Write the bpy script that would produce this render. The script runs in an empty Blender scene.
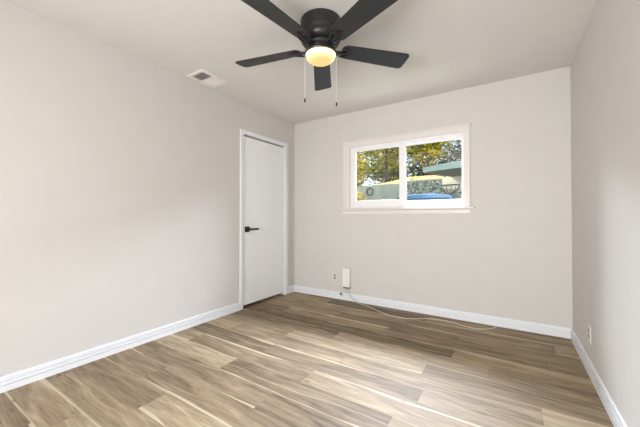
import bpy, bmesh, math, random
from mathutils import Vector, Matrix
random.seed(7)
C = bpy.context.scene
col = C.collection
R = math.radians
PI = math.pi

# ------------------------------------------------------------------ camera
cam_d = bpy.data.cameras.new('camera')
cam = bpy.data.objects.new('camera', cam_d)
col.objects.link(cam)
cam_d.sensor_width = 36.0
cam_d.lens = 36.0 * 296.3 / 640.0
cam_d.clip_start = 0.02
cam.location = (0, 0, 1.0862)
cam.rotation_euler = (R(90 + 0.62), 0, R(32.709))
C.camera = cam

# ------------------------------------------------------------------ view, sky, sun, large lamps
C.view_settings.view_transform = 'Standard'
C.view_settings.look = 'None'
C.view_settings.exposure = 0.45
C.view_settings.gamma = 1.0
C.view_settings.use_curve_mapping = False

w = bpy.data.worlds.new('sky')
C.world = w
w.use_nodes = True
wn = w.node_tree.nodes
wl = w.node_tree.links
wn.clear()
wo = wn.new('ShaderNodeOutputWorld')
wb = wn.new('ShaderNodeBackground')
ws = wn.new('ShaderNodeTexSky')
ws.sky_type = 'NISHITA'
ws.sun_disc = False
ws.sun_elevation = R(42)
ws.sun_rotation = R(-80)
ws.air_density = 1.0
ws.dust_density = 2.5
wb.inputs['Strength'].default_value = 0.21
wl.new(ws.outputs[0], wb.inputs[0])
wl.new(wb.outputs[0], wo.inputs[0])

def lamp(name, kind, loc, target, energy, color, **kw):
    d = bpy.data.lights.new(name, kind)
    o = bpy.data.objects.new(name, d)
    col.objects.link(o)
    d.energy = energy
    d.color = color
    for k, v in kw.items():
        setattr(d, k, v)
    o.location = loc
    o.rotation_euler = (Vector(target) - Vector(loc)).to_track_quat('-Z', 'Y').to_euler()
    return o

# sun from the left, slightly beyond the garden, so that it rakes past the window
lamp('sun', 'SUN', (-20, 8, 20), (0, 6.2, 0), 8.0, (1.0, 0.89, 0.66), angle=R(0.6))
# fill lamp added behind the photographer to brighten the room
lamp('rear_fill', 'AREA', (-0.70, -1.64, 0.82), (-0.45, 3.4, 1.85), 71, (1.0, 0.985, 0.965),
     shape='RECTANGLE', size=1.9, size_y=1.2, spread=R(143))
# broad bright sky beyond the garden, falling through the window on the floor
lamp('bright_sky', 'SUN', (-1.1, 30, 24), (-1.1, 0, 0), 2.0, (0.93, 0.96, 1.0), angle=R(45))
# area lamp added beyond the eave, strengthening skylight over the window sill
lamp('window_fill', 'AREA', (-1.1, 4.95, 2.85), (-1.1, 3.0, 1.25), 930, (0.77, 0.86, 1.0),
     shape='RECTANGLE', size=1.7, size_y=0.8)

# ------------------------------------------------------------------ material helpers
def mat(name):
    m = bpy.data.materials.new(name)
    m.use_nodes = True
    nt = m.node_tree
    b = nt.nodes['Principled BSDF']
    return m, nt, b

def N(nt, t, **kw):
    n = nt.nodes.new(t)
    for k, v in kw.items():
        setattr(n, k, v)
    return n

def L(nt, a, b):
    nt.links.new(a, b)

def math_node(nt, op, a, b=None, c=None, clamp=False):
    n = N(nt, 'ShaderNodeMath', operation=op)
    n.use_clamp = clamp
    for i, v in enumerate((a, b, c)):
        if v is None:
            continue
        if isinstance(v, (int, float)):
            n.inputs[i].default_value = v
        else:
            L(nt, v, n.inputs[i])
    return n.outputs[0]

def ramp(nt, fac, stops):
    n = N(nt, 'ShaderNodeValToRGB')
    e = n.color_ramp.elements
    while len(e) < len(stops):
        e.new(0.5)
    for i, (p, c) in enumerate(stops):
        e[i].position = p
        e[i].color = (c[0], c[1], c[2], 1)
    L(nt, fac, n.inputs[0])
    return n.outputs[0]

def mixc(nt, fac, a, b, mode='MIX'):
    n = N(nt, 'ShaderNodeMix', data_type='RGBA', blend_type=mode)
    for i, v in ((0, fac), (6, a), (7, b)):
        if isinstance(v, (int, float)):
            n.inputs[i].default_value = v
        elif isinstance(v, tuple):
            n.inputs[i].default_value = (v[0], v[1], v[2], 1)
        else:
            L(nt, v, n.inputs[i])
    return n.outputs[2]

def noise(nt, vec, scale, detail=3, rough=0.55, dist=0.0):
    n = N(nt, 'ShaderNodeTexNoise')
    n.inputs['Scale'].default_value = scale
    n.inputs['Detail'].default_value = detail
    n.inputs['Roughness'].default_value = rough
    n.inputs['Distortion'].default_value = dist
    if vec is not None:
        L(nt, vec, n.inputs['Vector'])
    return n.outputs[0]

def coords(nt):
    return N(nt, 'ShaderNodeTexCoord').outputs['Object']

def plain(name, color, rough=0.5, var=0.06, scale=30, bump=0.0, metal=0.0, spec=0.5, bscale=None):
    """paint / plastic / metal with a slight procedural variation"""
    m, nt, b = mat(name)
    co = coords(nt)
    f = noise(nt, co, scale, 4)
    lo = tuple(c * (1 - var) for c in color)
    hi = tuple(min(1, c * (1 + var)) for c in color)
    L(nt, ramp(nt, f, [(0.3, lo), (0.7, hi)]), b.inputs['Base Color'])
    b.inputs['Roughness'].default_value = rough
    b.inputs['Metallic'].default_value = metal
    b.inputs['Specular IOR Level'].default_value = spec
    if bump:
        bn = N(nt, 'ShaderNodeBump')
        bn.inputs['Strength'].default_value = bump
        bn.inputs['Distance'].default_value = 0.002
        L(nt, noise(nt, co, bscale or scale * 4, 3), bn.inputs['Height'])
        L(nt, bn.outputs[0], b.inputs['Normal'])
    return m

M = {}
M['wall'] = plain('wall_paint', (0.625, 0.608, 0.588), 0.75, 0.012, 6, bump=0.32, spec=0.3, bscale=85)
M['ceiling'] = plain('ceiling_paint', (0.68, 0.66, 0.635), 0.85, 0.01, 6, bump=0.22, spec=0.2, bscale=110)
M['trim'] = plain('white_trim_paint', (0.80, 0.82, 0.85), 0.35, 0.01, 8)
M['door'] = plain('white_door_paint', (0.86, 0.875, 0.895), 0.38, 0.01, 5)
M['vinyl'] = plain('white_vinyl', (0.86, 0.85, 0.87), 0.35, 0.01, 8)
M['window_trim'] = plain('window_trim_paint', (0.74, 0.71, 0.69), 0.4, 0.01, 8)
M['black'] = plain('matte_black_metal', (0.012, 0.012, 0.013), 0.42, 0.15, 40)
M['blade'] = plain('charcoal_blade', (0.026, 0.026, 0.027), 0.48, 0.15, 25, spec=0.4)
M['fan_body'] = plain('fan_black_metal', (0.016, 0.016, 0.017), 0.38, 0.2, 30)
M['chain'] = plain('pale_chain_metal', (0.72, 0.68, 0.6), 0.35, 0.1, 200, metal=0.3)
M['plastic'] = plain('white_plastic', (0.83, 0.81, 0.79), 0.4, 0.01, 10)
M['dark_plastic'] = plain('dark_socket_plastic', (0.06, 0.055, 0.05), 0.5, 0.1, 30)
M['grey_plastic'] = plain('grey_plastic', (0.17, 0.17, 0.175), 0.45, 0.1, 30)
M['cable'] = plain('pale_cable_jacket', (0.66, 0.61, 0.52), 0.5, 0.04, 40)
M['vent'] = plain('vent_enamel', (0.78, 0.74, 0.70), 0.5, 0.02, 20)
M['vent_dark'] = plain('vent_duct_dark', (0.10, 0.09, 0.085), 0.8, 0.1, 20)
M['steel'] = plain('satin_steel', (0.62, 0.62, 0.62), 0.35, 0.05, 60, metal=0.8)
M['shadow_gap'] = plain('door_gap_shade', (0.12, 0.11, 0.10), 0.9, 0.05, 10)  # dark tone stands in for the shade in the door gaps
# outdoors
M['bark'] = plain('bark', (0.10, 0.075, 0.055), 0.9, 0.4, 9, bump=0.8)
M['stucco'] = plain('cream_stucco', (0.74, 0.71, 0.58), 0.9, 0.12, 22, bump=0.4)
M['fascia'] = plain('pale_green_fascia_paint', (0.42, 0.52, 0.45), 0.6, 0.06, 8)
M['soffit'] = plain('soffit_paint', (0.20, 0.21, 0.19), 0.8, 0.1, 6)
M['car_paint'] = plain('blue_car_paint', (0.08, 0.20, 0.35), 0.22, 0.03, 3, metal=0.25)
M['tyre'] = plain('tyre_rubber', (0.02, 0.02, 0.02), 0.8, 0.2, 40)
M['iron'] = plain('dark_wrought_iron', (0.02, 0.025, 0.023), 0.6, 0.2, 40)
M['hose'] = plain('dark_green_rubber', (0.02, 0.03, 0.025), 0.5, 0.2, 40)

def shingles(name, c0, c1):
    m, nt, b = mat(name)
    co = coords(nt)
    br = N(nt, 'ShaderNodeTexBrick')
    br.inputs['Scale'].default_value = 3.0
    br.inputs['Color1'].default_value = (*c0, 1)
    br.inputs['Color2'].default_value = (*c1, 1)
    br.inputs['Mortar'].default_value = (c0[0]*.55, c0[1]*.55, c0[2]*.55, 1)
    br.inputs['Mortar Size'].default_value = 0.012
    L(nt, co, br.inputs['Vector'])
    L(nt, mixc(nt, 0.35, br.outputs[0], ramp(nt, noise(nt, co, 12, 4), [(0.3, c0), (0.7, c1)])), b.inputs['Base Color'])
    b.inputs['Roughness'].default_value = 0.9
    return m
M['shingle_green'] = shingles('grey_green_shingles', (0.13, 0.22, 0.19), (0.20, 0.31, 0.27))
M['shingle_tan'] = shingles('tan_shingles', (0.50, 0.36, 0.17), (0.66, 0.48, 0.24))

def stone():
    m, nt, b = mat('speckled_stone')
    co = coords(nt)
    v = N(nt, 'ShaderNodeTexVoronoi')
    v.inputs['Scale'].default_value = 17.0
    L(nt, co, v.inputs['Vector'])
    sep = N(nt, 'ShaderNodeSeparateColor')
    L(nt, v.outputs['Color'], sep.inputs[0])
    tone = ramp(nt, sep.outputs[0], [(0.0, (0.10, 0.13, 0.11)), (0.25, (0.40, 0.44, 0.35)), (0.7, (0.58, 0.60, 0.48)), (1.0, (0.75, 0.75, 0.62))])
    joint = ramp(nt, v.outputs['Distance'], [(0.5, (1, 1, 1)), (0.75, (0.35, 0.4, 0.33))])
    L(nt, mixc(nt, 1.0, tone, joint, 'MULTIPLY'), b.inputs['Base Color'])
    b.inputs['Roughness'].default_value = 0.9
    return m
M['stone'] = stone()

def fence_wood():
    m, nt, b = mat('weathered_fence_wood')
    co = coords(nt)
    mp = N(nt, 'ShaderNodeMapping')
    mp.inputs['Scale'].default_value = (14, 14, 0.8)
    L(nt, co, mp.inputs[0])
    f = noise(nt, mp.outputs[0], 1.0, 5)
    g = noise(nt, co, 1.6, 3)
    c = ramp(nt, f, [(0.3, (0.34, 0.40, 0.31)), (0.7, (0.66, 0.70, 0.56))])
    c = mixc(nt, 0.5, c, ramp(nt, g, [(0.35, (0.42, 0.48, 0.37)), (0.65, (0.68, 0.71, 0.56))]))
    L(nt, c, b.inputs['Base Color'])
    b.inputs['Roughness'].default_value = 0.9
    return m
M['fence'] = fence_wood()

def grass():
    m, nt, b = mat('gravel_and_grass')
    co = coords(nt)
    L(nt, ramp(nt, noise(nt, co, 3, 6), [(0.35, (0.10, 0.13, 0.05)), (0.6, (0.28, 0.26, 0.18))]), b.inputs['Base Color'])
    b.inputs['Roughness'].default_value = 0.95
    return m
M['ground'] = grass()

def leaf(name, stops, tr=0.45):
    m, nt, b = mat(name)
    nt.nodes.remove(b)
    out = [n for n in nt.nodes if n.type == 'OUTPUT_MATERIAL'][0]
    g = N(nt, 'ShaderNodeNewGeometry')
    c = ramp(nt, g.outputs['Random Per Island'], stops)
    d = N(nt, 'ShaderNodeBsdfDiffuse')
    t = N(nt, 'ShaderNodeBsdfTranslucent')
    L(nt, c, d.inputs[0])
    L(nt, c, t.inputs[0])
    mx = N(nt, 'ShaderNodeMixShader')
    mx.inputs[0].default_value = tr
    L(nt, d.outputs[0], mx.inputs[1])
    L(nt, t.outputs[0], mx.inputs[2])
    L(nt, mx.outputs[0], out.inputs[0])
    return m
M['leaf_yellow'] = leaf('yellow_green_leaves', [(0.0, (0.06, 0.08, 0.02)), (0.4, (0.42, 0.44, 0.03)), (1.0, (0.85, 0.75, 0.10))])
M['leaf_gold'] = leaf('golden_leaves', [(0.0, (0.22, 0.22, 0.03)), (0.4, (0.60, 0.50, 0.08)), (1.0, (0.85, 0.72, 0.26))])
M['leaf_green'] = leaf('olive_green_leaves', [(0.0, (0.03, 0.05, 0.03)), (0.55, (0.14, 0.18, 0.07)), (1.0, (0.55, 0.55, 0.14))])
M['leaf_dark'] = leaf('dark_green_leaves', [(0.0, (0.025, 0.045, 0.035)), (0.6, (0.08, 0.12, 0.08)), (1.0, (0.28, 0.30, 0.12))], 0.3)

def glass(name, boost, tint=(1, 1, 1)):
    m, nt, b = mat(name)
    nt.nodes.remove(b)
    out = [n for n in nt.nodes if n.type == 'OUTPUT_MATERIAL'][0]
    fr = N(nt, 'ShaderNodeFresnel')
    fr.inputs[0].default_value = 1.5
    ge = N(nt, 'ShaderNodeNewGeometry')
    f = math_node(nt, 'MULTIPLY', math_node(nt, 'MULTIPLY', fr.outputs[0], boost), math_node(nt, 'SUBTRACT', 1.0, ge.outputs['Backfacing']), clamp=True)
    t = N(nt, 'ShaderNodeBsdfTransparent')
    t.inputs[0].default_value = (*tint, 1)
    g = N(nt, 'ShaderNodeBsdfGlossy')
    g.inputs['Roughness'].default_value = 0.0
    mx = N(nt, 'ShaderNodeMixShader')
    L(nt, f, mx.inputs[0])
    L(nt, t.outputs[0], mx.inputs[1])
    L(nt, g.outputs[0], mx.inputs[2])
    L(nt, mx.outputs[0], out.inputs[0])
    return m
M['glass'] = glass('window_glass', 3.3)
m_, nt_, b_ = mat('car_glass')
b_.inputs['Base Color'].default_value = (0.012, 0.035, 0.07, 1)
b_.inputs['Roughness'].default_value = 0.06
M['car_glass'] = m_

def lamp_bowl():
    m, nt, b = mat('lit_frosted_glass')
    co = coords(nt)
    s = N(nt, 'ShaderNodeSeparateXYZ')
    L(nt, co, s.inputs[0])
    r = math_node(nt, 'SQRT', math_node(nt, 'ADD', math_node(nt, 'POWER', s.outputs[0], 2.0), math_node(nt, 'POWER', s.outputs[1], 2.0)))
    c = ramp(nt, math_node(nt, 'DIVIDE', r, 0.105), [(0.0, (1.0, 0.58, 0.15)), (0.6, (1.0, 0.62, 0.19)), (1.0, (1.0, 0.74, 0.38))])
    st = math_node(nt, 'MULTIPLY_ADD', math_node(nt, 'POWER', math_node(nt, 'DIVIDE', r, 0.105), 8.0), 1.7, 0.68)
    L(nt, c, b.inputs['Emission Color'])
    L(nt, st, b.inputs['Emission Strength'])
    b.inputs['Base Color'].default_value = (0.22, 0.19, 0.14, 1)
    b.inputs['Roughness'].default_value = 0.4
    return m
M['bowl'] = lamp_bowl()

def floor_mat():
    m, nt, b = mat('wood_plank_floor')
    uv = N(nt, 'ShaderNodeUVMap', uv_map='plank')
    at = N(nt, 'ShaderNodeAttribute', attribute_name='plank_random')
    sr = N(nt, 'ShaderNodeSeparateColor')
    L(nt, at.outputs['Color'], sr.inputs[0])
    tone, seed, strk = sr.outputs[0], sr.outputs[1], sr.outputs[2]
    su = N(nt, 'ShaderNodeSeparateXYZ')
    L(nt, uv.outputs[0], su.inputs[0])
    u, v = su.outputs[0], su.outputs[1]
    def vec(a, fu, bb, fv, c, fc):
        n = N(nt, 'ShaderNodeCombineXYZ')
        L(nt, math_node(nt, 'MULTIPLY', a, fu), n.inputs[0])
        L(nt, math_node(nt, 'MULTIPLY', bb, fv), n.inputs[1])
        L(nt, math_node(nt, 'MULTIPLY', c, fc), n.inputs[2])
        return n.outputs[0]
    broad = noise(nt, vec(u, 1.5, v, 11.0, seed, 53.0), 1.0, 3, 0.55, 1.6)
    grain = noise(nt, vec(u, 3.4, v, 42.0, seed, 31.0), 1.0, 6, 0.68, 1.3)
    fine = noise(nt, vec(u, 9.0, v, 260.0, seed, 17.0), 1.0, 3, 0.6)
    f = math_node(nt, 'ADD', math_node(nt, 'MULTIPLY', broad, 0.50), math_node(nt, 'MULTIPLY', grain, 0.40))
    f = math_node(nt, 'ADD', f, math_node(nt, 'MULTIPLY', fine, 0.10))
    f = math_node(nt, 'ADD', f, math_node(nt, 'MULTIPLY', math_node(nt, 'SUBTRACT', tone, 0.5), 0.21))
    c = ramp(nt, f, [(0.29, (0.095, 0.062, 0.034)), (0.43, (0.205, 0.146, 0.087)), (0.55, (0.310, 0.228, 0.142)), (0.69, (0.47, 0.37, 0.245))])
    # pale sapwood along one edge of a plank, of wandering width
    edge = math_node(nt, 'MULTIPLY', math_node(nt, 'GREATER_THAN', strk, 0.5), 0.178)
    dist = math_node(nt, 'ABSOLUTE', math_node(nt, 'SUBTRACT', v, edge))
    n1 = noise(nt, vec(u, 1.0, v, 0.0, seed, 91.0), 1.0, 2, 0.5)
    has = math_node(nt, 'MULTIPLY', math_node(nt, 'FRACT', math_node(nt, 'MULTIPLY', strk, 7.31)), 0.055)
    wd = math_node(nt, 'MULTIPLY', math_node(nt, 'MULTIPLY_ADD', n1, 3.6, -1.6, clamp=True), has)
    wd = math_node(nt, 'ADD', wd, 0.0008)
    mr = N(nt, 'ShaderNodeMapRange', interpolation_type='SMOOTHSTEP')
    L(nt, math_node(nt, 'SUBTRACT', dist, wd), mr.inputs[0])
    mr.inputs[1].default_value = -0.002
    mr.inputs[2].default_value = 0.005
    mr.inputs[3].default_value = 1.0
    mr.inputs[4].default_value = 0.0
    # a second, thin wandering streak inside the plank
    n2 = noise(nt, vec(u, 1.7, v, 0.0, seed, 133.0), 1.0, 2, 0.5)
    d2 = math_node(nt, 'ABSOLUTE', math_node(nt, 'SUBTRACT', v, math_node(nt, 'MULTIPLY', n2, 0.178)))
    mr2 = N(nt, 'ShaderNodeMapRange', interpolation_type='SMOOTHSTEP')
    L(nt, d2, mr2.inputs[0])
    mr2.inputs[1].default_value = 0.0
    mr2.inputs[2].default_value = 0.011
    mr2.inputs[3].default_value = 0.32
    mr2.inputs[4].default_value = 0.0
    s2 = math_node(nt, 'MULTIPLY', mr2.outputs[0], math_node(nt, 'GREATER_THAN', math_node(nt, 'FRACT', math_node(nt, 'MULTIPLY', seed, 11.7)), 0.45))
    sap = mixc(nt, grain, (0.47, 0.38, 0.255), (0.60, 0.51, 0.37))
    c = mixc(nt, s2, c, sap)
    c = mixc(nt, math_node(nt, 'MULTIPLY', mr.outputs[0], 0.9), c, sap)
    # small knots
    kv = N(nt, 'ShaderNodeTexVoronoi')
    kv.inputs['Scale'].default_value = 1.0
    L(nt, vec(u, 2.6, v, 8.0, seed, 71.0), kv.inputs['Vector'])
    kn = N(nt, 'ShaderNodeMapRange', interpolation_type='SMOOTHSTEP')
    L(nt, kv.outputs['Distance'], kn.inputs[0])
    kn.inputs[1].default_value = 0.03
    kn.inputs[2].default_value = 0.11
    kn.inputs[3].default_value = 0.65
    kn.inputs[4].default_value = 0.0
    c = mixc(nt, kn.outputs[0], c, (0.09, 0.055, 0.03))
    # joint
    e = math_node(nt, 'MINIMUM', v, math_node(nt, 'SUBTRACT', 0.178, v))
    e = math_node(nt, 'MINIMUM', e, math_node(nt, 'MINIMUM', u, math_node(nt, 'SUBTRACT', 1.22, u)))
    jt = math_node(nt, 'LESS_THAN', e, 0.0011)
    c = mixc(nt, math_node(nt, 'MULTIPLY', jt, 0.55), c, (0.06, 0.04, 0.025))
    L(nt, c, b.inputs['Base Color'])
    L(nt, math_node(nt, 'MULTIPLY_ADD', grain, 0.14, 0.56), b.inputs['Roughness'])
    b.inputs['Specular IOR Level'].default_value = 0.36
    bn = N(nt, 'ShaderNodeBump')
    bn.inputs['Strength'].default_value = 0.25
    bn.inputs['Distance'].default_value = 0.0012
    L(nt, math_node(nt, 'SUBTRACT', grain, math_node(nt, 'MULTIPLY', jt, 0.8)), bn.inputs['Height'])
    L(nt, bn.outputs[0], b.inputs['Normal'])
    return m
M['floor'] = floor_mat()

# ------------------------------------------------------------------ mesh helpers
def obj(name, bm, m, parent=None, smooth=False, bevel=0.0, loc=None):
    bmesh.ops.recalc_face_normals(bm, faces=bm.faces)
    me = bpy.data.meshes.new(name)
    bm.to_mesh(me)
    bm.free()
    me.materials.append(m)
    o = bpy.data.objects.new(name, me)
    col.objects.link(o)
    if loc is not None:
        o.location = loc
    if parent is not None:
        o.parent = parent
    if smooth:
        for p in me.polygons:
            p.use_smooth = True
        me.set_sharp_from_angle(angle=R(38))
    if bevel:
        md = o.modifiers.new('bevel', 'BEVEL')
        md.width = bevel
        md.segments = 2
        md.limit_method = 'ANGLE'
        md.angle_limit = R(40)
    return o

def tag(o, label, cat, group=None, kind=None):
    o['label'] = label
    o['category'] = cat
    if group:
        o['group'] = group
    if kind:
        o['kind'] = kind
    return o

def thing(name, loc, label, cat, group=None, kind=None, rot=0):
    o = bpy.data.objects.new(name, None)
    o.empty_display_size = 0.1
    col.objects.link(o)
    o.location = loc
    o.rotation_euler = (0, 0, rot)
    return tag(o, label, cat, group, kind)

def box(bm, x0, x1, y0, y1, z0, z1, mx=None):
    vs = [bm.verts.new(Vector(p) if mx is None else mx @ Vector(p)) for p in
          ((x0, y0, z0), (x1, y0, z0), (x1, y1, z0), (x0, y1, z0), (x0, y0, z1), (x1, y0, z1), (x1, y1, z1), (x0, y1, z1))]
    for f in ((0, 3, 2, 1), (4, 5, 6, 7), (0, 1, 5, 4), (1, 2, 6, 5), (2, 3, 7, 6), (3, 0, 4, 7)):
        bm.faces.new([vs[i] for i in f])
    return bm

def B(*a, **k):
    return box(bmesh.new(), *a, **k)

def tube(bm, pts, r, seg=8, closed=False, cap=True):
    pts = [Vector(p) for p in pts]
    n = len(pts)
    rs = r if isinstance(r, (list, tuple)) else [r] * n
    rings = []
    up = Vector((0, 0, 1))
    prev = None
    for i, p in enumerate(pts):
        if closed:
            d = pts[(i + 1) % n] - pts[i - 1]
        else:
            d = pts[min(i + 1, n - 1)] - pts[max(i - 1, 0)]
        d.normalize()
        a = prev if prev is not None else (up if abs(d.z) < 0.9 else Vector((1, 0, 0)))
        s = a - d * a.dot(d)
        if s.length < 1e-5:
            s = Vector((1, 0, 0)) - d * d.x
        s.normalize()
        prev = s
        t = d.cross(s)
        rings.append([bm.verts.new(p + (s * math.cos(2 * PI * k / seg) + t * math.sin(2 * PI * k / seg)) * rs[i]) for k in range(seg)])
    for i in range(n if closed else n - 1):
        a, b = rings[i], rings[(i + 1) % n]
        for k in range(seg):
            bm.faces.new((a[k], a[(k + 1) % seg], b[(k + 1) % seg], b[k]))
    if cap and not closed:
        bm.faces.new(rings[0])
        bm.faces.new(rings[-1][::-1])
    return bm

def spline(pts, n=8):
    """Catmull-Rom through the points"""
    pts = [Vector(p) for p in pts]
    out = []
    for i in range(len(pts) - 1):
        p0, p1, p2, p3 = pts[max(i - 1, 0)], pts[i], pts[i + 1], pts[min(i + 2, len(pts) - 1)]
        for k in range(n):
            t = k / n
            out.append(0.5 * ((2 * p1) + (p2 - p0) * t + (2 * p0 - 5 * p1 + 4 * p2 - p3) * t * t + (3 * p1 - p0 - 3 * p2 + p3) * t ** 3))
    out.append(pts[-1])
    return out

def lathe(bm, prof, seg=48, cx=0, cy=0):
    rings = []
    for r, z in prof:
        if r < 1e-6:
            rings.append([bm.verts.new((cx, cy, z))])
        else:
            rings.append([bm.verts.new((cx + r * math.cos(2 * PI * k / seg), cy + r * math.sin(2 * PI * k / seg), z)) for k in range(seg)])
    for a, b in zip(rings, rings[1:]):
        for k in range(seg):
            k2 = (k + 1) % seg
            if len(a) == 1 and len(b) == 1:
                continue
            if len(a) == 1:
                bm.faces.new((a[0], b[k2], b[k]))
            elif len(b) == 1:
                bm.faces.new((a[k], a[k2], b[0]))
            else:
                bm.faces.new((a[k], a[k2], b[k2], b[k]))
    return bm

def prism(bm, outline, z0, z1, mx=None):
    """closed outline in xy between two heights"""
    f = (lambda p: Vector(p)) if mx is None else (lambda p: mx @ Vector(p))
    a = [bm.verts.new(f((x, y, z0))) for x, y in outline]
    b = [bm.verts.new(f((x, y, z1))) for x, y in outline]
    n = len(outline)
    bm.faces.new(a[::-1])
    bm.faces.new(b)
    for i in range(n):
        bm.faces.new((a[i], a[(i + 1) % n], b[(i + 1) % n], b[i]))
    return bm

def extrude_profile(bm, prof, p0, p1, out):
    """profile (depth, z) swept from p0 to p1; out = horizontal unit vector into the room"""
    p0, p1, out = Vector(p0), Vector(p1), Vector(out)
    a = [bm.verts.new(p0 + out * d + Vector((0, 0, z))) for d, z in prof]
    b = [bm.verts.new(p1 + out * d + Vector((0, 0, z))) for d, z in prof]
    n = len(prof)
    for i in range(n):
        bm.faces.new((a[i], a[(i + 1) % n], b[(i + 1) % n], b[i]))
    bm.faces.new(a)
    bm.faces.new(b[::-1])
    return bm

# ------------------------------------------------------------------ room shell
XL, XR, YB, YF, H = -2.66, 0.462, 3.446, -1.70, 2.44
T = 0.14

# floor of laminate planks: one face per plank with its own random numbers
def build_floor():
    bm = bmesh.new()
    uvl = bm.loops.layers.uv.new('plank')
    cl = bm.loops.layers.float_color.new('plank_random')
    rnd = random.Random(21)
    W, LN = 0.178, 1.22
    ends = {0: -0.523, -1: -1.08, -2: -0.466, -3: -1.17, -4: -1.765, -5: -1.23, -6: -2.10, 2: -0.39, 1: -1.35, 3: -1.0, 4: -1.62, 5: 0.30, 6: -0.75}
    y_ref = 2.11
    for k in range(-23, 9):
        y0, y1 = y_ref + k * W, y_ref + (k + 1) * W
        if y1 < YF - T or y0 > YB + 0.02:
            continue
        e = ends.get(k, rnd.uniform(-2.6, -1.4))
        x = e - LN * math.ceil((e - XL + T) / LN)
        while x < XR + T:
            c0, c1 = max(x, XL - T), min(x + LN, XR + T)
            d0, d1 = max(y0, YF - T), min(y1, YB + 0.02)
            rc = (rnd.random(), rnd.random(), rnd.random(), 1)
            flip = rnd.random() < 0.5
            if c1 - c0 > 1e-4 and d1 - d0 > 1e-4:
                vs = [bm.verts.new(p) for p in ((c0, d0, 0), (c1, d0, 0), (c1, d1, 0), (c0, d1, 0))]
                f = bm.faces.new(vs)
                for l in f.loops:
                    uu, vv = l.vert.co.x - x, l.vert.co.y - y0
                    l[uvl].uv = (LN - uu, W - vv) if flip else (uu, vv)
                    l[cl] = rc
            x += LN
    bmesh.ops.remove_doubles(bm, verts=bm.verts, dist=1e-5)
    bmesh.ops.recalc_face_normals(bm, faces=bm.faces)
    for f in bm.faces:
        if f.normal.z < 0:
            f.normal_flip()
    me = bpy.data.meshes.new('floor')
    bm.to_mesh(me)
    bm.free()
    me.materials.append(M['floor'])
    o = bpy.data.objects.new('floor', me)
    col.objects.link(o)
    md = o.modifiers.new('thickness', 'SOLIDIFY')
    md.thickness = 0.1
    md.offset = -1
    return tag(o, 'brown wood plank floor with pale streaks', 'floor', kind='structure')
build_floor()

tag(obj('ceiling', B(XL - T, XR + T, YF - T, YB + T, H, H + 0.12), M['ceiling']),
    'smooth off white ceiling above the fan', 'ceiling', kind='structure')

# left wall with door opening
DY0, DY1, DZ = 2.445, 3.225, 2.07
bm = bmesh.new()
box(bm, XL - T, XL, YF - T, DY0, -0.1, H)
box(bm, XL - T, XL, DY1, YB + T, -0.1, H)
box(bm, XL - T, XL, DY0, DY1, DZ, H)
tag(obj('wall_left', bm, M['wall']), 'long greige wall on the left with the white door', 'wall', kind='structure')

# back wall with window opening
WX0, WX1, WZ0, WZ1 = -1.752, -0.405, 1.19, 1.985
bm = bmesh.new()
box(bm, XL, WX0, YB, YB + T, -0.1, H)
box(bm, WX1, XR, YB, YB + T, -0.1, H)
box(bm, WX0, WX1, YB, YB + T, -0.1, WZ0)
box(bm, WX0, WX1, YB, YB + T, WZ1, H)
tag(obj('wall_back', bm, M['wall']), 'greige wall with the sliding window', 'wall', kind='structure')

tag(obj('wall_right', B(XR, XR + T, YF - T, YB + T, -0.1, H), M['wall']),
    'greige wall along the right edge', 'wall', kind='structure')
# wall behind the photographer, its wide opening made up for the fill lamp
bm = bmesh.new()
box(bm, XL, -1.75, YF - T, YF, -0.1, H)
box(bm, 0.32, XR, YF - T, YF, -0.1, H)
box(bm, -1.75, 0.32, YF - T, YF, 2.1, H)
tag(obj('wall_front', bm, M['wall']), 'greige wall behind the viewpoint with wide opening added for the fill light', 'wall', kind='structure')

# baseboards
BB = [(0, 0), (0.017, 0), (0.017, 0.037), (0.016, 0.0365), (0.004, 0.0370), (0.004, 0.0455), (0.016, 0.0460), (0.0155, 0.061),
      (0.0145, 0.0615), (0.003, 0.0620), (0.003, 0.0705), (0.012, 0.0710), (0.0115, 0.088), (0.006, 0.0925), (0, 0.0925)]
bm = bmesh.new()
extrude_profile(bm, BB, (XL, YF, 0), (XL, 2.404, 0), (1, 0, 0))
extrude_profile(bm, BB, (XL, 3.29, 0), (XL, YB, 0), (1, 0, 0))
tag(obj('baseboard_left', bm, M['trim']), 'white ribbed baseboard along the left wall', 'baseboard', kind='structure')
tag(obj('baseboard_back', extrude_profile(bmesh.new(), BB, (XL, YB, 0), (XR, YB, 0), (0, -1, 0)), M['trim']),
    'white ribbed baseboard under the window wall', 'baseboard', kind='structure')
tag(obj('baseboard_right', extrude_profile(bmesh.new(), BB, (XR, YF, 0), (XR, YB, 0), (-1, 0, 0)), M['trim']),
    'white ribbed baseboard along the right wall', 'baseboard', kind='structure')

# ------------------------------------------------------------------ door
d = thing('door_1', (XL, 2.83, 0), 'plain white slab door with black lever handle', 'door', kind='structure')
def D(name, bm, m, parent=None, **k):
    for v in bm.verts:
        v.co -= Vector((XL, 2.83, 0))
    return obj(name, bm, m, parent or d, **k)
bm = bmesh.new()   # flat casing
box(bm, XL, XL + 0.016, 2.404, 2.450, 0, 2.118)
box(bm, XL, XL + 0.016, 3.222, 3.290, 0, 2.118)
box(bm, XL, XL + 0.016, 2.450, 3.222, 2.068, 2.118)
D('casing', bm, M['trim'], bevel=0.003)
bm = bmesh.new()   # jamb lining with stop, far side closed by a light-blocking plate
box(bm, XL - T + 0.01, XL + 0.004, DY0, DY0 + 0.012, 0, DZ)
box(bm, XL - T + 0.01, XL + 0.004, DY1 - 0.012, DY1, 0, DZ)
box(bm, XL - T + 0.01, XL + 0.004, DY0 + 0.012, DY1 - 0.012, DZ - 0.003, DZ)
D('jamb', bm, M['trim'])
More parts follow.
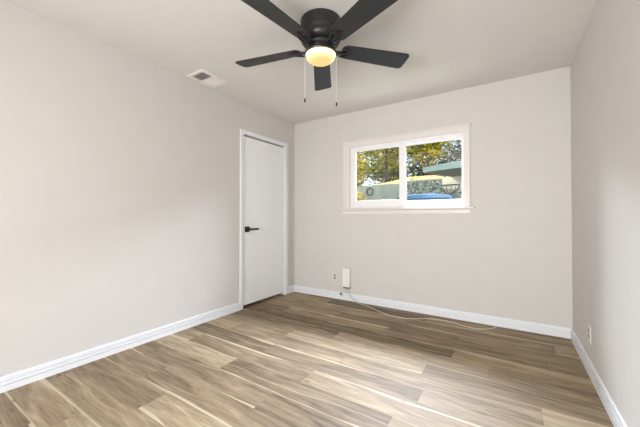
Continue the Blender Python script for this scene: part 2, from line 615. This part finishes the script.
D('light_stop', B(XL - T, XL - T + 0.01, DY0, DY1, 0, DZ), M['shadow_gap'])  # unseen dark plate added to keep outside light out of the door gaps
slab = D('slab', B(XL - 0.037, XL - 0.001, DY0 + 0.0155, DY1 - 0.0155, 0.034, DZ - 0.022), M['door'], bevel=0.002)
for z in (0.298, 1.813):
    bm = tube(bmesh.new(), [(XL + 0.006, 3.213, z - 0.045), (XL + 0.006, 3.213, z + 0.045)], 0.0065, 10)
    for zz in (-0.048, 0.048):
        tube(bm, [(XL + 0.006, 3.213, z + zz - 0.003), (XL + 0.006, 3.213, z + zz + 0.003)], 0.0045, 10)
    D('hinge', bm, M['trim'], smooth=True)
hd = bmesh.new()
box(hd, XL - 0.001, XL + 0.010, 2.487, 2.553, 0.902, 0.968)
hd = D('handle', hd, M['black'], bevel=0.002)
bm = tube(bmesh.new(), [(XL + 0.008, 2.52, 0.935), (XL + 0.052, 2.52, 0.935)], 0.0125, 20)
box(bm, XL + 0.040, XL + 0.055, 2.505, 2.664, 0.924, 0.946)
lv = D('lever', bm, M['black'], hd, bevel=0.0015)
D('strike_plate', B(XL + 0.0035, XL + 0.0052, DY0 + 0.001, DY0 + 0.011, 0.90, 0.97), M['steel'])

# ------------------------------------------------------------------ window
wd = thing('window_1', (-1.08, YB, WZ0), 'white two pane sliding window in the back wall', 'window', kind='structure')
def Wd(name, bm, m, parent=None, **k):
    for v in bm.verts:
        v.co -= Vector((-1.08, YB, WZ0))
    return obj(name, bm, m, parent or wd, **k)
def frame(bm, x0, x1, z0, z1, y0, y1, l, r, b, t):
    box(bm, x0, x0 + l, y0, y1, z0, z1)
    box(bm, x1 - r, x1, y0, y1, z0, z1)
    box(bm, x0 + l, x1 - r, y0, y1, z0, z0 + b)
    box(bm, x0 + l, x1 - r, y0, y1, z1 - t, z1)
    return bm
bm = bmesh.new()   # flat casing with a raised inner bead
box(bm, -1.838, -1.750, YB - 0.014, YB, 1.190, 2.050)
box(bm, -0.408, -0.350, YB - 0.014, YB, 1.190, 2.050)
box(bm, -1.750, -0.408, YB - 0.014, YB, 1.982, 2.050)
box(bm, -1.838, -1.824, YB - 0.021, YB - 0.014, 1.190, 2.050)
box(bm, -0.364, -0.350, YB - 0.021, YB - 0.014, 1.190, 2.050)
box(bm, -1.824, -0.364, YB - 0.021, YB - 0.014, 2.030, 2.050)
Wd('window_casing', bm, M['window_trim'], bevel=0.002)
Wd('head_cap', B(-1.850, -0.335, YB - 0.034, YB, 2.050, 2.064), M['window_trim'], bevel=0.002)
Wd('window_sill', B(-1.900, -0.308, YB - 0.046, YB + 0.03, 1.170, 1.190), M['window_trim'], bevel=0.004)
Wd('apron', B(-1.850, -0.346, YB - 0.011, YB, 1.122, 1.163), M['window_trim'], bevel=0.002)
Wd('window_frame', frame(bmesh.new(), WX0, WX1, WZ0, WZ1, YB + 0.012, YB + T - 0.01, 0.010, 0.014, 0.030, 0.030), M['vinyl'], bevel=0.002)
# sliding sash nearer the room, fixed sash beyond
s1 = Wd('sash', frame(bmesh.new(), -1.746, -1.036, 1.216, 1.968, YB + 0.020, YB + 0.050, 0.064, 0.072, 0.078, 0.042), M['vinyl'], bevel=0.003)
Wd('pane', B(-1.684, -1.106, YB + 0.034, YB + 0.040, 1.292, 1.928), M['glass'], s1)
s2 = Wd('sash', frame(bmesh.new(), -1.085, -0.419, 1.220, 1.956, YB + 0.055, YB + 0.085, 0.020, 0.020, 0.058, 0.026), M['vinyl'], bevel=0.003)
Wd('pane', B(-1.067, -0.437, YB + 0.067, YB + 0.073, 1.276, 1.932), M['glass'], s2)
Wd('latch', B(-1.052, -1.040, YB + 0.008, YB + 0.0205, 1.56, 1.64), M['vinyl'], s1, bevel=0.002)

# ------------------------------------------------------------------ ceiling fan
FX, FY = -1.10, 1.722
fan = thing('ceiling_fan', (FX, FY, H), 'black five blade ceiling fan with lit glass bowl', 'ceiling fan')
lathe_b = lathe(bmesh.new(), [(0, 0), (0.136, 0), (0.140, -0.004), (0.140, -0.052), (0.136, -0.056), (0.136, -0.064), (0.140, -0.068), (0.140, -0.096),
                              (0.137, -0.101), (0.137, -0.107), (0.140, -0.112), (0.139, -0.132), (0.128, -0.150), (0.112, -0.160), (0, -0.160)], 64)
obj('motor_housing', lathe_b, M['fan_body'], fan, smooth=True)
obj('switch_housing', lathe(bmesh.new(), [(0, -0.160), (0.098, -0.160), (0.102, -0.168), (0.098, -0.186), (0.082, -0.196), (0.078, -0.204), (0, -0.204)], 48),
    M['fan_body'], fan, smooth=True)
ring = obj('light_ring', lathe(bmesh.new(), [(0, -0.202), (0.074, -0.202), (0.096, -0.209), (0.112, -0.220), (0.116, -0.230), (0.113, -0.236), (0.104, -0.236), (0.101, -0.228), (0, -0.226)], 64),
           M['fan_body'], fan, smooth=True)
bowl = obj('glass_bowl', lathe(bmesh.new(), [(0.1035, -0.230), (0.1035, -0.237), (0.101, -0.249), (0.092, -0.263), (0.075, -0.276), (0.051, -0.286), (0.024, -0.291), (0, -0.292)], 64),
           M['bowl'], fan, smooth=True)
bowl['label'] = 'glowing warm white glass bowl'
ZB = -0.184   # blade plane below ceiling
def blade_outline():
    pts = []
    def corner(cx, cy, r, a0, a1, n=7):
        for i in range(n + 1):
            a = R(a0 + (a1 - a0) * i / n)
            pts.append((cx + r * math.cos(a), cy + r * math.sin(a)))
    x0, x1, h0, h1 = 0.150, 0.665, 0.062, 0.077
    corner(x0 + 0.045, -h0 + 0.045, 0.045, 180, 270)
    corner(x1 - 0.030, -h1 + 0.030, 0.030, 270, 360)
    corner(x1 - 0.030, h1 - 0.030, 0.030, 0, 90)
    corner(x0 + 0.045, h0 - 0.045, 0.045, 90, 180)
    return pts
def make_blade():
    bm = prism(bmesh.new(), blade_outline(), -0.003, 0.003, Matrix.Rotation(R(PITCH), 4, 'X'))
    return bm
PITCH = -12
blade0 = obj('blade', make_blade(), M['blade'], fan, bevel=0.0012)
# curved two-armed bracket carrying the blade
bm = bmesh.new()
Rx = Matrix.Rotation(R(PITCH), 4, 'X')
for s in (-1, 1):
    arm = spline([(0.085, 0.006 * s, -0.002), (0.115, 0.014 * s, -0.016), (0.145, 0.030 * s, -0.018), (0.180, 0.036 * s, -0.012), (0.208, 0.022 * s, -0.0075), (0.200, 0.006 * s, -0.0075), (0.180, 0.010 * s, -0.0075)], 6)
    tube(bm, [Rx @ p if p.x > 0.15 else p for p in arm], 0.0058, 8)
tube(bm, spline([(0.080, 0, 0.000), (0.110, 0, -0.014), (0.150, 0, -0.016), (0.215, 0, -0.008), (0.235, 0, -0.007)], 5), 0.007, 8)
for px, py in ((0.232, 0.0), (0.196, 0.030), (0.196, -0.030)):
    c = Rx @ Vector((px, py, -0.003))
    tube(bm, [c, c + Vector((0, 0, -0.007))], 0.009, 10)
br0 = obj('blade_bracket', bm, M['black'], blade0, smooth=True)
for k in range(5):
    if k == 0:
        b = blade0
    else:
        b = blade0.copy(); col.objects.link(b); b.parent = fan
        c = br0.copy(); col.objects.link(c); c.parent = b
    b.location = (0, 0, ZB)
    b.rotation_euler = (0, 0, R(48.6 + 72 * k))
# pull chains, on the two sides of the light ring
nx, ny = 0.8428, 0.5382
for s, zl in ((-1, -0.535), (1, -0.562)):
    x, y = s * 0.110 * nx, s * 0.110 * ny
    bm = bmesh.new()
    z = -0.232
    tube(bm, [(x, y, z), (x, y, zl)], 0.0011, 6)
    while z > zl:
        lathe_pts = [(0, z + 0.0021), (0.0017, z + 0.001), (0.0017, z - 0.001), (0, z - 0.0021)]
        lathe(bm, lathe_pts, 6, x, y)
        z -= 0.006
    ch = obj('pull_chain', bm, M['chain'], fan)
    ch['label'] = 'thin pale bead chain'
    obj('fob', lathe(bmesh.new(), [(0, zl + 0.003), (0.004, zl), (0.0062, zl - 0.010), (0.0066, zl - 0.018), (0.004, zl - 0.026), (0, zl - 0.027)], 14, x, y), M['black'], ch, smooth=True)

# ------------------------------------------------------------------ ceiling vent
v = thing('air_vent', (-2.48, 1.836, H), 'white two bank ceiling air vent near the left wall', 'vent')
bm = bmesh.new()
x0, x1, y0, y1 = -0.112, 0.112, -0.150, 0.150
frame_z = (-0.012, 0.0)
for a in ((x0, x0 + 0.030, y0, y1), (x1 - 0.030, x1, y0, y1), (x0 + 0.030, x1 - 0.030, y0, y0 + 0.030), (x0 + 0.030, x1 - 0.030, y1 - 0.030, y1)):
    box(bm, *a, *frame_z)
box(bm, x0 + 0.030, x1 - 0.030, -0.008, 0.008, -0.011, 0)
obj('vent_frame', bm, M['vent'], v, bevel=0.002)
obj('duct_backing', B(x0 + 0.028, x1 - 0.028, y0 + 0.028, y1 - 0.028, -0.0015, 0.0), M['vent_dark'], v)
for bank, (ya, yb, tilt) in enumerate(((-0.118, -0.010, 48), (0.010, 0.118, -48))):
    for i in range(7):
        yc = ya + (yb - ya) * (i + 0.5) / 7
        mx = Matrix.Translation((0, yc, -0.0065)) @ Matrix.Rotation(R(tilt), 4, 'X')
        obj('louver', B(x0 + 0.030, x1 - 0.030, -0.0062, 0.0062, -0.0006, 0.0006, mx), M['vent'], v)

# ------------------------------------------------------------------ wall plates, network box, cord
def outlet(loc, rot, label):
    t = thing('power_outlet', loc, label, 'outlet', rot=rot)
    bm = B(-0.036, 0.036, -0.006, 0, -0.058, 0.058)
    obj('cover_plate', bm, M['plate'], t, bevel=0.0025)
    for z in (-0.020, 0.020):
        outl = [(0.0165 * math.cos(a) , 0.0145 * math.sin(a)) for a in [2 * PI * i / 20 for i in range(20)]]
        mx = Matrix.Translation((0, -0.0055, z)) @ Matrix.Rotation(R(90), 4, 'X')
        rc = obj('receptacle', prism(bmesh.new(), outl, 0, 0.002, mx), M['socket'], t)
        for x in (-0.006, 0.006):
            obj('slot', B(x - 0.0014, x + 0.0014, -0.0082, -0.0074, z - 0.003, z + 0.006), M['dark_plastic'], rc)
    obj('screw', tube(bmesh.new(), [(0, -0.0055, 0), (0, -0.0072, 0)], 0.003, 12), M['steel'], t)
M['plate'] = plain('ivory_plate', (0.70, 0.67, 0.63), 0.4, 0.02, 20)
M['socket'] = plain('grey_brown_socket', (0.26, 0.23, 0.20), 0.5, 0.05, 30)
outlet((-1.976, YB, 0.288), 0, 'white power outlet on the back wall beside the white box')
outlet((XR, 2.754, 0.275), R(-90), 'white power outlet low on the right wall')

nb = thing('network_box', (-1.786, YB, 0.296), 'tall white plastic box mounted low on the back wall', 'network box')
obj('case', B(-0.050, 0.050, -0.048, -0.004, -0.118, 0.128), M['plastic'], nb, bevel=0.006)
obj('wall_bracket', B(-0.040, 0.040, -0.004, 0, -0.100, 0.110), M['grey_plastic'], nb)
obj('port_strip', B(-0.044, 0.044, -0.044, -0.008, -0.136, -0.1175), M['grey_plastic'], nb, bevel=0.001)
ca = obj('lead', tube(bmesh.new(), spline([(-0.022, -0.026, -0.124), (-0.026, -0.030, -0.165), (-0.050, -0.030, -0.205), (-0.082, -0.022, -0.218)], 8), 0.0028, 8), M['cable'], nb, smooth=True)
obj('connector', tube(bmesh.new(), [(-0.100, -0.0215, -0.206), (-0.096, -0.022, -0.212), (-0.072, -0.022, -0.236)], [0.009, 0.013, 0.010], 10), M['grey_plastic'], ca, smooth=True)

path = spline([(-1.768, YB - 0.028, 0.166), (-1.764, YB - 0.032, 0.130), (-1.720, YB - 0.040, 0.062), (-1.630, YB - 0.050, 0.012), (-1.520, 3.360, 0.0036), (-1.391, 3.300, 0.0036), (-1.184, 3.185, 0.0036),
               (-1.002, 3.146, 0.0036), (-0.858, 3.200, 0.0036), (-0.724, 3.285, 0.0036), (-0.579, 3.309, 0.0036), (-0.431, 3.268, 0.0036),
               (-0.294, 3.232, 0.0036), (-0.180, 3.300, 0.0036), (-0.120, 3.395, 0.0036)], 8)
cd_ = obj('cord', tube(bmesh.new(), path, 0.0036, 8), M['cable'], smooth=True)
tag(cd_, 'thin pale cord lying across the floor along the back baseboard', 'cord')

# ------------------------------------------------------------------ outdoors
GZ = -0.12
tag(obj('ground', B(-22, 14, YB + T, 40, GZ - 0.1, GZ), M['ground']), 'ground of the yard outside the window', 'ground', kind='structure')
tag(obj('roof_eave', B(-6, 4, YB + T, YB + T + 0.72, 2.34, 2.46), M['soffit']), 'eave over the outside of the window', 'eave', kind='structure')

# wooden fence
f = thing('wooden_fence', (-4.9, 10.4, GZ), 'weathered grey green board fence seen through the left pane', 'fence')
bm = bmesh.new()
x = -8.0
rnd = random.Random(3)
while x < -3.22:
    bw = 0.14
    h = 2.38 + rnd.uniform(-0.015, 0.015)
    box(bm, x + 4.9, x + 4.9 + bw - 0.008, -0.011, 0.011, 0.03, h)
    x += bw
obj('boards', bm, M['fence'], f)
for z in (0.4, 1.9):
    obj('rail', B(-3.1, 1.7, 0.011, 0.05, z, z + 0.09), M['fence'], f)
for x in (-3.0, -0.7, 1.6):
    obj('post', B(x - 0.05, x + 0.05, 0.05, 0.15, 0, 2.35), M['fence'], f)

st = tag(obj('stone_wall', B(-3.21, -1.92, 10.40, 10.65, GZ, 2.30), M['stone'], bevel=0.03), 'speckled grey stone garden wall beside the cream house', 'garden wall')
st2 = obj('coping', B(-3.25, -1.92, 10.37, 10.68, 2.30, 2.36), M['stucco'], st, bevel=0.01)

# dark hose coil on the fence, seen at the left pane's lower corner
bm = bmesh.new()
for j in range(4):
    rr = 0.125 + 0.012 * (j % 2)
    tube(bm, [(rr * math.cos(2 * PI * i / 28), -0.016 * j, rr * math.sin(2 * PI * i / 28)) for i in range(28)], 0.012, 8, closed=True)
hc = obj('hose_coil', bm, M['hose'], smooth=True, loc=(-4.42, 10.37, 2.02))
tag(hc, 'dark round hose coil hanging on the board fence', 'hose')

# neighbour's cream house, turned a little
e1 = Vector((0.949, -0.316, 0)); e2 = Vector((0.316, 0.949, 0))
hs = thing('neighbor_house', (-2.05, 10.91, GZ), 'cream stucco house with pale green fascia in the right pane', 'house', rot=math.atan2(-0.316, 0.949))
zo = -GZ
obj('wall', B(0, 7, 0, 5, 2.02, 2.44 + zo), M['stucco'], hs)
obj('stone_skirt', B(-0.01, 7.01, -0.03, 5.01, 0, 2.02), M['stone'], hs)
S0, S1, T0, T1, ZE = 0.413, 7.6, -1.72, 5.6, 2.43 + zo
S0 = -(Vector((-2.05, 10.91, 0)) - Vector((-2.2, 9.15, 0))).dot(e1)
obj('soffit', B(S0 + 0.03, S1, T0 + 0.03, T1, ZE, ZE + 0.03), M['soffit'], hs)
bm = bmesh.new()
box(bm, S0, S1, T0, T0 + 0.03, ZE - 0.01, ZE + 0.13)
box(bm, S0, S0 + 0.03, T0 + 0.03, T1, ZE - 0.01, ZE + 0.13)
obj('fascia', bm, M['fascia'], hs)
bm = bmesh.new()
zt = ZE + 0.13
g = 0.05
A0 = [bm.verts.new(p) for p in ((S0 - g, T0 - g, zt), (S1 + g, T0 - g, zt), (S1 + g, T1 + g, zt), (S0 - g, T1 + g, zt))]
hw = (T1 - T0) / 2 + g
rz = zt + hw * 0.22
r0, r1 = bm.verts.new((S0 - g + hw, (T0 + T1) / 2, rz)), bm.verts.new((S1 + g - hw, (T0 + T1) / 2, rz)) if S1 - S0 > 2 * hw else bm.verts.new((S0 - g + hw + 0.2, (T0 + T1) / 2, rz))
bm.faces.new((A0[0], A0[1], r1, r0)); bm.faces.new((A0[1], A0[2], r1)); bm.faces.new((A0[2], A0[3], r0, r1)); bm.faces.new((A0[3], A0[0], r0))
bm.faces.new(A0[::-1])
obj('roof', bm, M['shingle_green'], hs)

# half-round iron basket on that wall
hb = Vector((-2.05, 10.91, 0)) + e1 * 0.37 - e2 * 0.035
bk = thing('wall_basket', (hb.x, hb.y, 2.14), 'dark iron half round basket on the cream house wall', 'basket', rot=math.atan2(-0.316, 0.949))
rw, rdp, rh = 0.32, 0.24, 0.27
rim = [(rw * math.cos(PI + PI * i / 20), rdp * math.sin(PI + PI * i / 20), 0) for i in range(21)]
bm = tube(bmesh.new(), rim + [(rw, -0.005, 0)], 0.016, 8)
tube(bm, [(-rw, -0.005, 0), (rw, -0.005, 0)], 0.014, 8)
obj('rim', bm, M['iron'], bk, smooth=True)
for i in range(7):
    a = PI + PI * i / 6
    pts = [(rw * math.cos(a) * math.cos(t), rdp * math.sin(a) * math.cos(t) - 0.004, -rh * math.sin(t)) for t in [PI / 2 * j / 8 for j in range(9)]]
    obj('rib', tube(bmesh.new(), pts, 0.024 if i in (0, 6) else 0.011, 6), M['iron'], bk, smooth=True)

# farther house with sunlit tan roof
fh = thing('distant_house', (-2.6, 13.4, GZ), 'low house behind the fence with sunlit tan roof', 'house')
obj('wall', B(-2.7, 0.9, 0, 2.4, 0, 2.45 + zo), M['stucco'], fh)
bm = bmesh.new()
ze = 2.50 + zo
X0, X1, Y0, Y1 = -3.1, 1.2, -0.4, 2.8
vs = [bm.verts.new(p) for p in ((X0, Y0, ze), (X1, Y0, ze), (X1, Y1, ze), (X0, Y1, ze))]
vb = [bm.verts.new((p.co.x, p.co.y, ze - 0.10)) for p in vs]
hw = (Y1 - Y0) / 2
ra, rb = bm.verts.new((X0 + hw, (Y0 + Y1) / 2, ze + hw * 0.34)), bm.verts.new((X1 - hw, (Y0 + Y1) / 2, ze + hw * 0.34))
bm.faces.new((vs[0], vs[1], rb, ra)); bm.faces.new((vs[1], vs[2], rb)); bm.faces.new((vs[2], vs[3], ra, rb)); bm.faces.new((vs[3], vs[0], ra))
for i in range(4):
    bm.faces.new((vs[i], vs[(i + 1) % 4], vb[(i + 1) % 4], vb[i]))
bm.faces.new(vb[::-1])
obj('roof', bm, M['shingle_tan'], fh)

# blue car, nose towards the window
car = thing('car', (-1.74, 7.6, GZ + 0.04), 'blue car parked outside below the right pane', 'car')
def loft(bm, secs):
    rings = [[bm.verts.new(p) for p in s] for s in secs]
    n = len(rings[0])
    for a, b in zip(rings, rings[1:]):
        for k in range(n):
            bm.faces.new((a[k], a[(k + 1) % n], b[(k + 1) % n], b[k]))
    bm.faces.new(rings[0][::-1]); bm.faces.new(rings[-1])
    return bm
def body_sec(y, hw, z0, z1):
    return [(-hw * .9, y, z0), (-hw, y, z0 + .18), (-hw, y, z1 - .12), (-hw * .93, y, z1 - .03), (-hw * .6, y, z1), (0, y, z1 + .02), (hw * .6, y, z1), (hw * .93, y, z1 - .03), (hw, y, z1 - .12), (hw, y, z0 + .18), (hw * .9, y, z0)]
obj('body', loft(bmesh.new(), [body_sec(*a) for a in ((-2.15, .70, .34, .72), (-2.02, .82, .26, .86), (-1.5, .89, .22, .97), (-.85, .91, .22, 1.06), (0, .91, .22, 1.09), (1.2, .91, .22, 1.09), (1.9, .88, .24, 1.05), (2.12, .80, .30, .95))]), M['car_paint'], car, smooth=True)
def roof_sec(y, hw, z0, zt):
    return [(-hw, y, z0), (-hw * .97, y, z0 + (zt - z0) * .55), (-hw * .80, y, zt - .055), (-hw * .45, y, zt - .014), (0, y, zt), (hw * .45, y, zt - .014), (hw * .80, y, zt - .055), (hw * .97, y, z0 + (zt - z0) * .55), (hw, y, z0)]
obj('roof', loft(bmesh.new(), [roof_sec(*a) for a in ((-.42, .60, 1.585, 1.695), (-.25, .635, 1.60, 1.735), (.3, .65, 1.615, 1.765), (1.0, .64, 1.61, 1.755), (1.55, .59, 1.58, 1.66))]), M['car_paint'], car, smooth=True)
ws_ = bmesh.new()
loft(ws_, [[(-.82, -1.02, 1.06), (.82, -1.02, 1.06), (.80, -.98, 1.02), (-.80, -.98, 1.02)], [(-.60, -.405, 1.615), (.60, -.405, 1.615), (.59, -.36, 1.60), (-.59, -.36, 1.60)]])
obj('windshield', ws_, M['car_glass'], car)
bm = loft(bmesh.new(), [[(-.80, 1.85, 1.04), (.80, 1.85, 1.04), (.78, 1.80, 1.02), (-.78, 1.80, 1.02)], [(-.57, 1.53, 1.60), (.57, 1.53, 1.60), (.56, 1.48, 1.59), (-.56, 1.48, 1.59)]])
obj('rear_window', bm, M['car_glass'], car)
for s in (-1, 1):
    bm = loft(bmesh.new(), [[(.86 * s, -.85, 1.05), (.84 * s, -.85, 1.05), (.60 * s, -.36, 1.60), (.62 * s, -.36, 1.60)], [(.87 * s, 1.70, 1.05), (.85 * s, 1.70, 1.05), (.58 * s, 1.46, 1.60), (.60 * s, 1.46, 1.60)]])
    obj('side_window', bm, M['car_glass'], car)
    for y in (-.98, 1.75):
        tube_pts = [(.835 * s, y, 1.04), (.615 * s, -.40 if y < 0 else 1.50, 1.615)]
        obj('pillar', tube(bmesh.new(), tube_pts, 0.035, 8), M['car_paint'], car, smooth=True)
    obj('mirror', tube(bmesh.new(), [(.93 * s, -.72, 1.12), (1.0 * s, -.73, 1.14), (1.08 * s, -.72, 1.14)], [0.04, 0.075, 0.06], 10), M['car_paint'], car, smooth=True)
    obj('headlight', tube(bmesh.new(), [(.60 * s, -2.08, .72), (.72 * s, -1.98, .76)], [0.08, 0.09], 12), M['steel'], car, smooth=True)
    for y in (-1.35, 1.35):
        bm = lathe(bmesh.new(), [(0.20, -0.10), (0.31, -0.10), (0.335, -0.07), (0.335, 0.07), (0.31, 0.10), (0.20, 0.10), (0.20, -0.10)], 32)
        bmesh.ops.rotate(bm, verts=bm.verts, matrix=Matrix.Rotation(R(90), 3, 'Y'), cent=(0, 0, 0))
        wh = obj('wheel', bm, M['tyre'], car, smooth=True, loc=(.83 * s, y, .335))
        bm = lathe(bmesh.new(), [(0, -0.06), (0.20, -0.085), (0.20, 0.085), (0, 0.06)], 24)
        bmesh.ops.rotate(bm, verts=bm.verts, matrix=Matrix.Rotation(R(90), 3, 'Y'), cent=(0, 0, 0))
        obj('hubcap', bm, M['steel'], wh, smooth=True)
obj('grille', B(-.42, .42, -2.16, -2.10, .44, .60), M['grey_plastic'], car, bevel=0.01)

# trees and shrubs: branching trunk and a crown of single leaves
def tree(name, x, y, zb, h, rx, rz, n, leaf_m, label, cat, group=None, size=0.13, seed=0, trunk_r=0.13, blobs=26):
    rnd = random.Random(seed)
    t = thing(name, (x, y, GZ), label, cat, group)
    cz = zb + rz - GZ
    bm = bmesh.new()
    top = Vector((rnd.uniform(-.3, .3) * rx, 0, cz))
    tube(bm, spline([(0, 0, 0), (0.06, 0.02, cz * 0.35), (top.x * .5, 0.03, cz * .7), top, (top.x * 1.1, 0, cz + rz * .55)], 4),
         [trunk_r * (1 - .8 * i / 16) for i in range(17)], 9)
    cs = []
    for i in range(blobs):
        a, u, r = rnd.uniform(0, 2 * PI), rnd.uniform(-1, 1), rnd.uniform(.45, .95)
        q = math.sqrt(1 - u * u)
        cs.append(Vector((rx * r * q * math.cos(a), rx * r * q * math.sin(a), cz + rz * r * u)))
    for c in cs[:max(4, blobs // 3)]:
        z0 = max(0.3 * cz, min(c.z - .3 * rx, cz))
        s = Vector((top.x * min(1, z0 / cz), 0.02, z0 * .9))
        mid = s.lerp(c, .5) + Vector((0, 0, .08 * rz))
        tube(bm, spline([s, mid, c], 4), [trunk_r * .38 * (1 - .85 * j / 8) for j in range(9)], 6)
    obj('trunk', bm, M['bark'], t, smooth=True)
    bm = bmesh.new()
    for i in range(n):
        c = rnd.choice(cs)
        rb = rx * rnd.choice((.30, .36, .44))
        g = Vector((rnd.gauss(0, .5), rnd.gauss(0, .5), rnd.gauss(0, .42))) * rb
        p = c + g
        s = size * rnd.uniform(.6, 1.3)
        mx = Matrix.Translation(p) @ Matrix.Rotation(rnd.uniform(0, 2 * PI), 4, 'Z') @ Matrix.Rotation(rnd.uniform(-1.2, 1.2), 4, 'X') @ Matrix.Rotation(rnd.uniform(-.8, .8), 4, 'Y')
        vs = [bm.verts.new(mx @ Vector(q)) for q in ((-s * .5, 0, 0), (-.12 * s, -s * .24, .05 * s), (s * .5, 0, -.04 * s), (-.12 * s, s * .24, .05 * s))]
        bm.faces.new((vs[0], vs[1], vs[2]))
        bm.faces.new((vs[0], vs[2], vs[3]))
    me_o = obj('foliage', bm, leaf_m, t)
    return t
G = 'trees beyond the fence'
# name, x, y, crown base z, -, rx, rz, leaves, material
Y_, D_, G_ = M['leaf_yellow'], M['leaf_dark'], M['leaf_green']
def forest(spec):
    for i, (x, y, zb, rx, rz, n, m, size, label) in enumerate(spec):
        tree('leafy_tree', x, y, zb, 0, rx, rz, n, m, label, 'tree', G, size, 31 + i, 0.16, 30)
forest([
    (-6.55, 11.9, 1.9, 0.95, 1.25, 2300, M['leaf_gold'], 0.17, 'golden leaved tree at the left edge of the left pane'),
    (-9.0, 17.0, 3.6, 1.7, 1.5, 2300, Y_, 0.25, 'yellow green tree at the upper left of the left pane'),
    (-6.4, 17.4, 4.2, 1.6, 1.3, 2300, Y_, 0.25, 'yellow green tree crown across the top of the left pane'),
    (-3.9, 16.9, 4.0, 1.5, 1.3, 2300, Y_, 0.25, 'yellow green tree crown at the top left of the right pane'),
    (-1.2, 17.6, 4.5, 1.5, 1.3, 2300, Y_, 0.25, 'yellow green tree crown above the cream house roof'),
    (-11.6, 21.8, 2.0, 2.1, 2.4, 2400, G_, 0.33, 'olive green tree behind the golden tree'),
    (-8.1, 22.4, 2.0, 2.1, 2.4, 2500, G_, 0.33, 'olive green tree low behind the board fence'),
    (-4.6, 22.0, 2.4, 2.1, 2.5, 2700, D_, 0.33, 'dark green tree above the sunlit tan roof'),
    (-1.2, 22.4, 2.4, 2.1, 2.5, 2700, D_, 0.33, 'dark green tree rising behind the cream house'),
])
tree('shrub', -3.45, 11.9, 1.5, 0, 0.50, 0.62, 1400, Y_, 'yellow green shrub rising behind the stone wall', 'shrub', 'garden shrubs', 0.085, 9, 0.04, 14)
tree('shrub', -4.62, 9.7, 1.0, 0, 0.30, 0.50, 900, M['leaf_gold'], 'golden shrub in front of the fence at the left pane corner', 'shrub', 'garden shrubs', 0.075, 10, 0.03, 12)
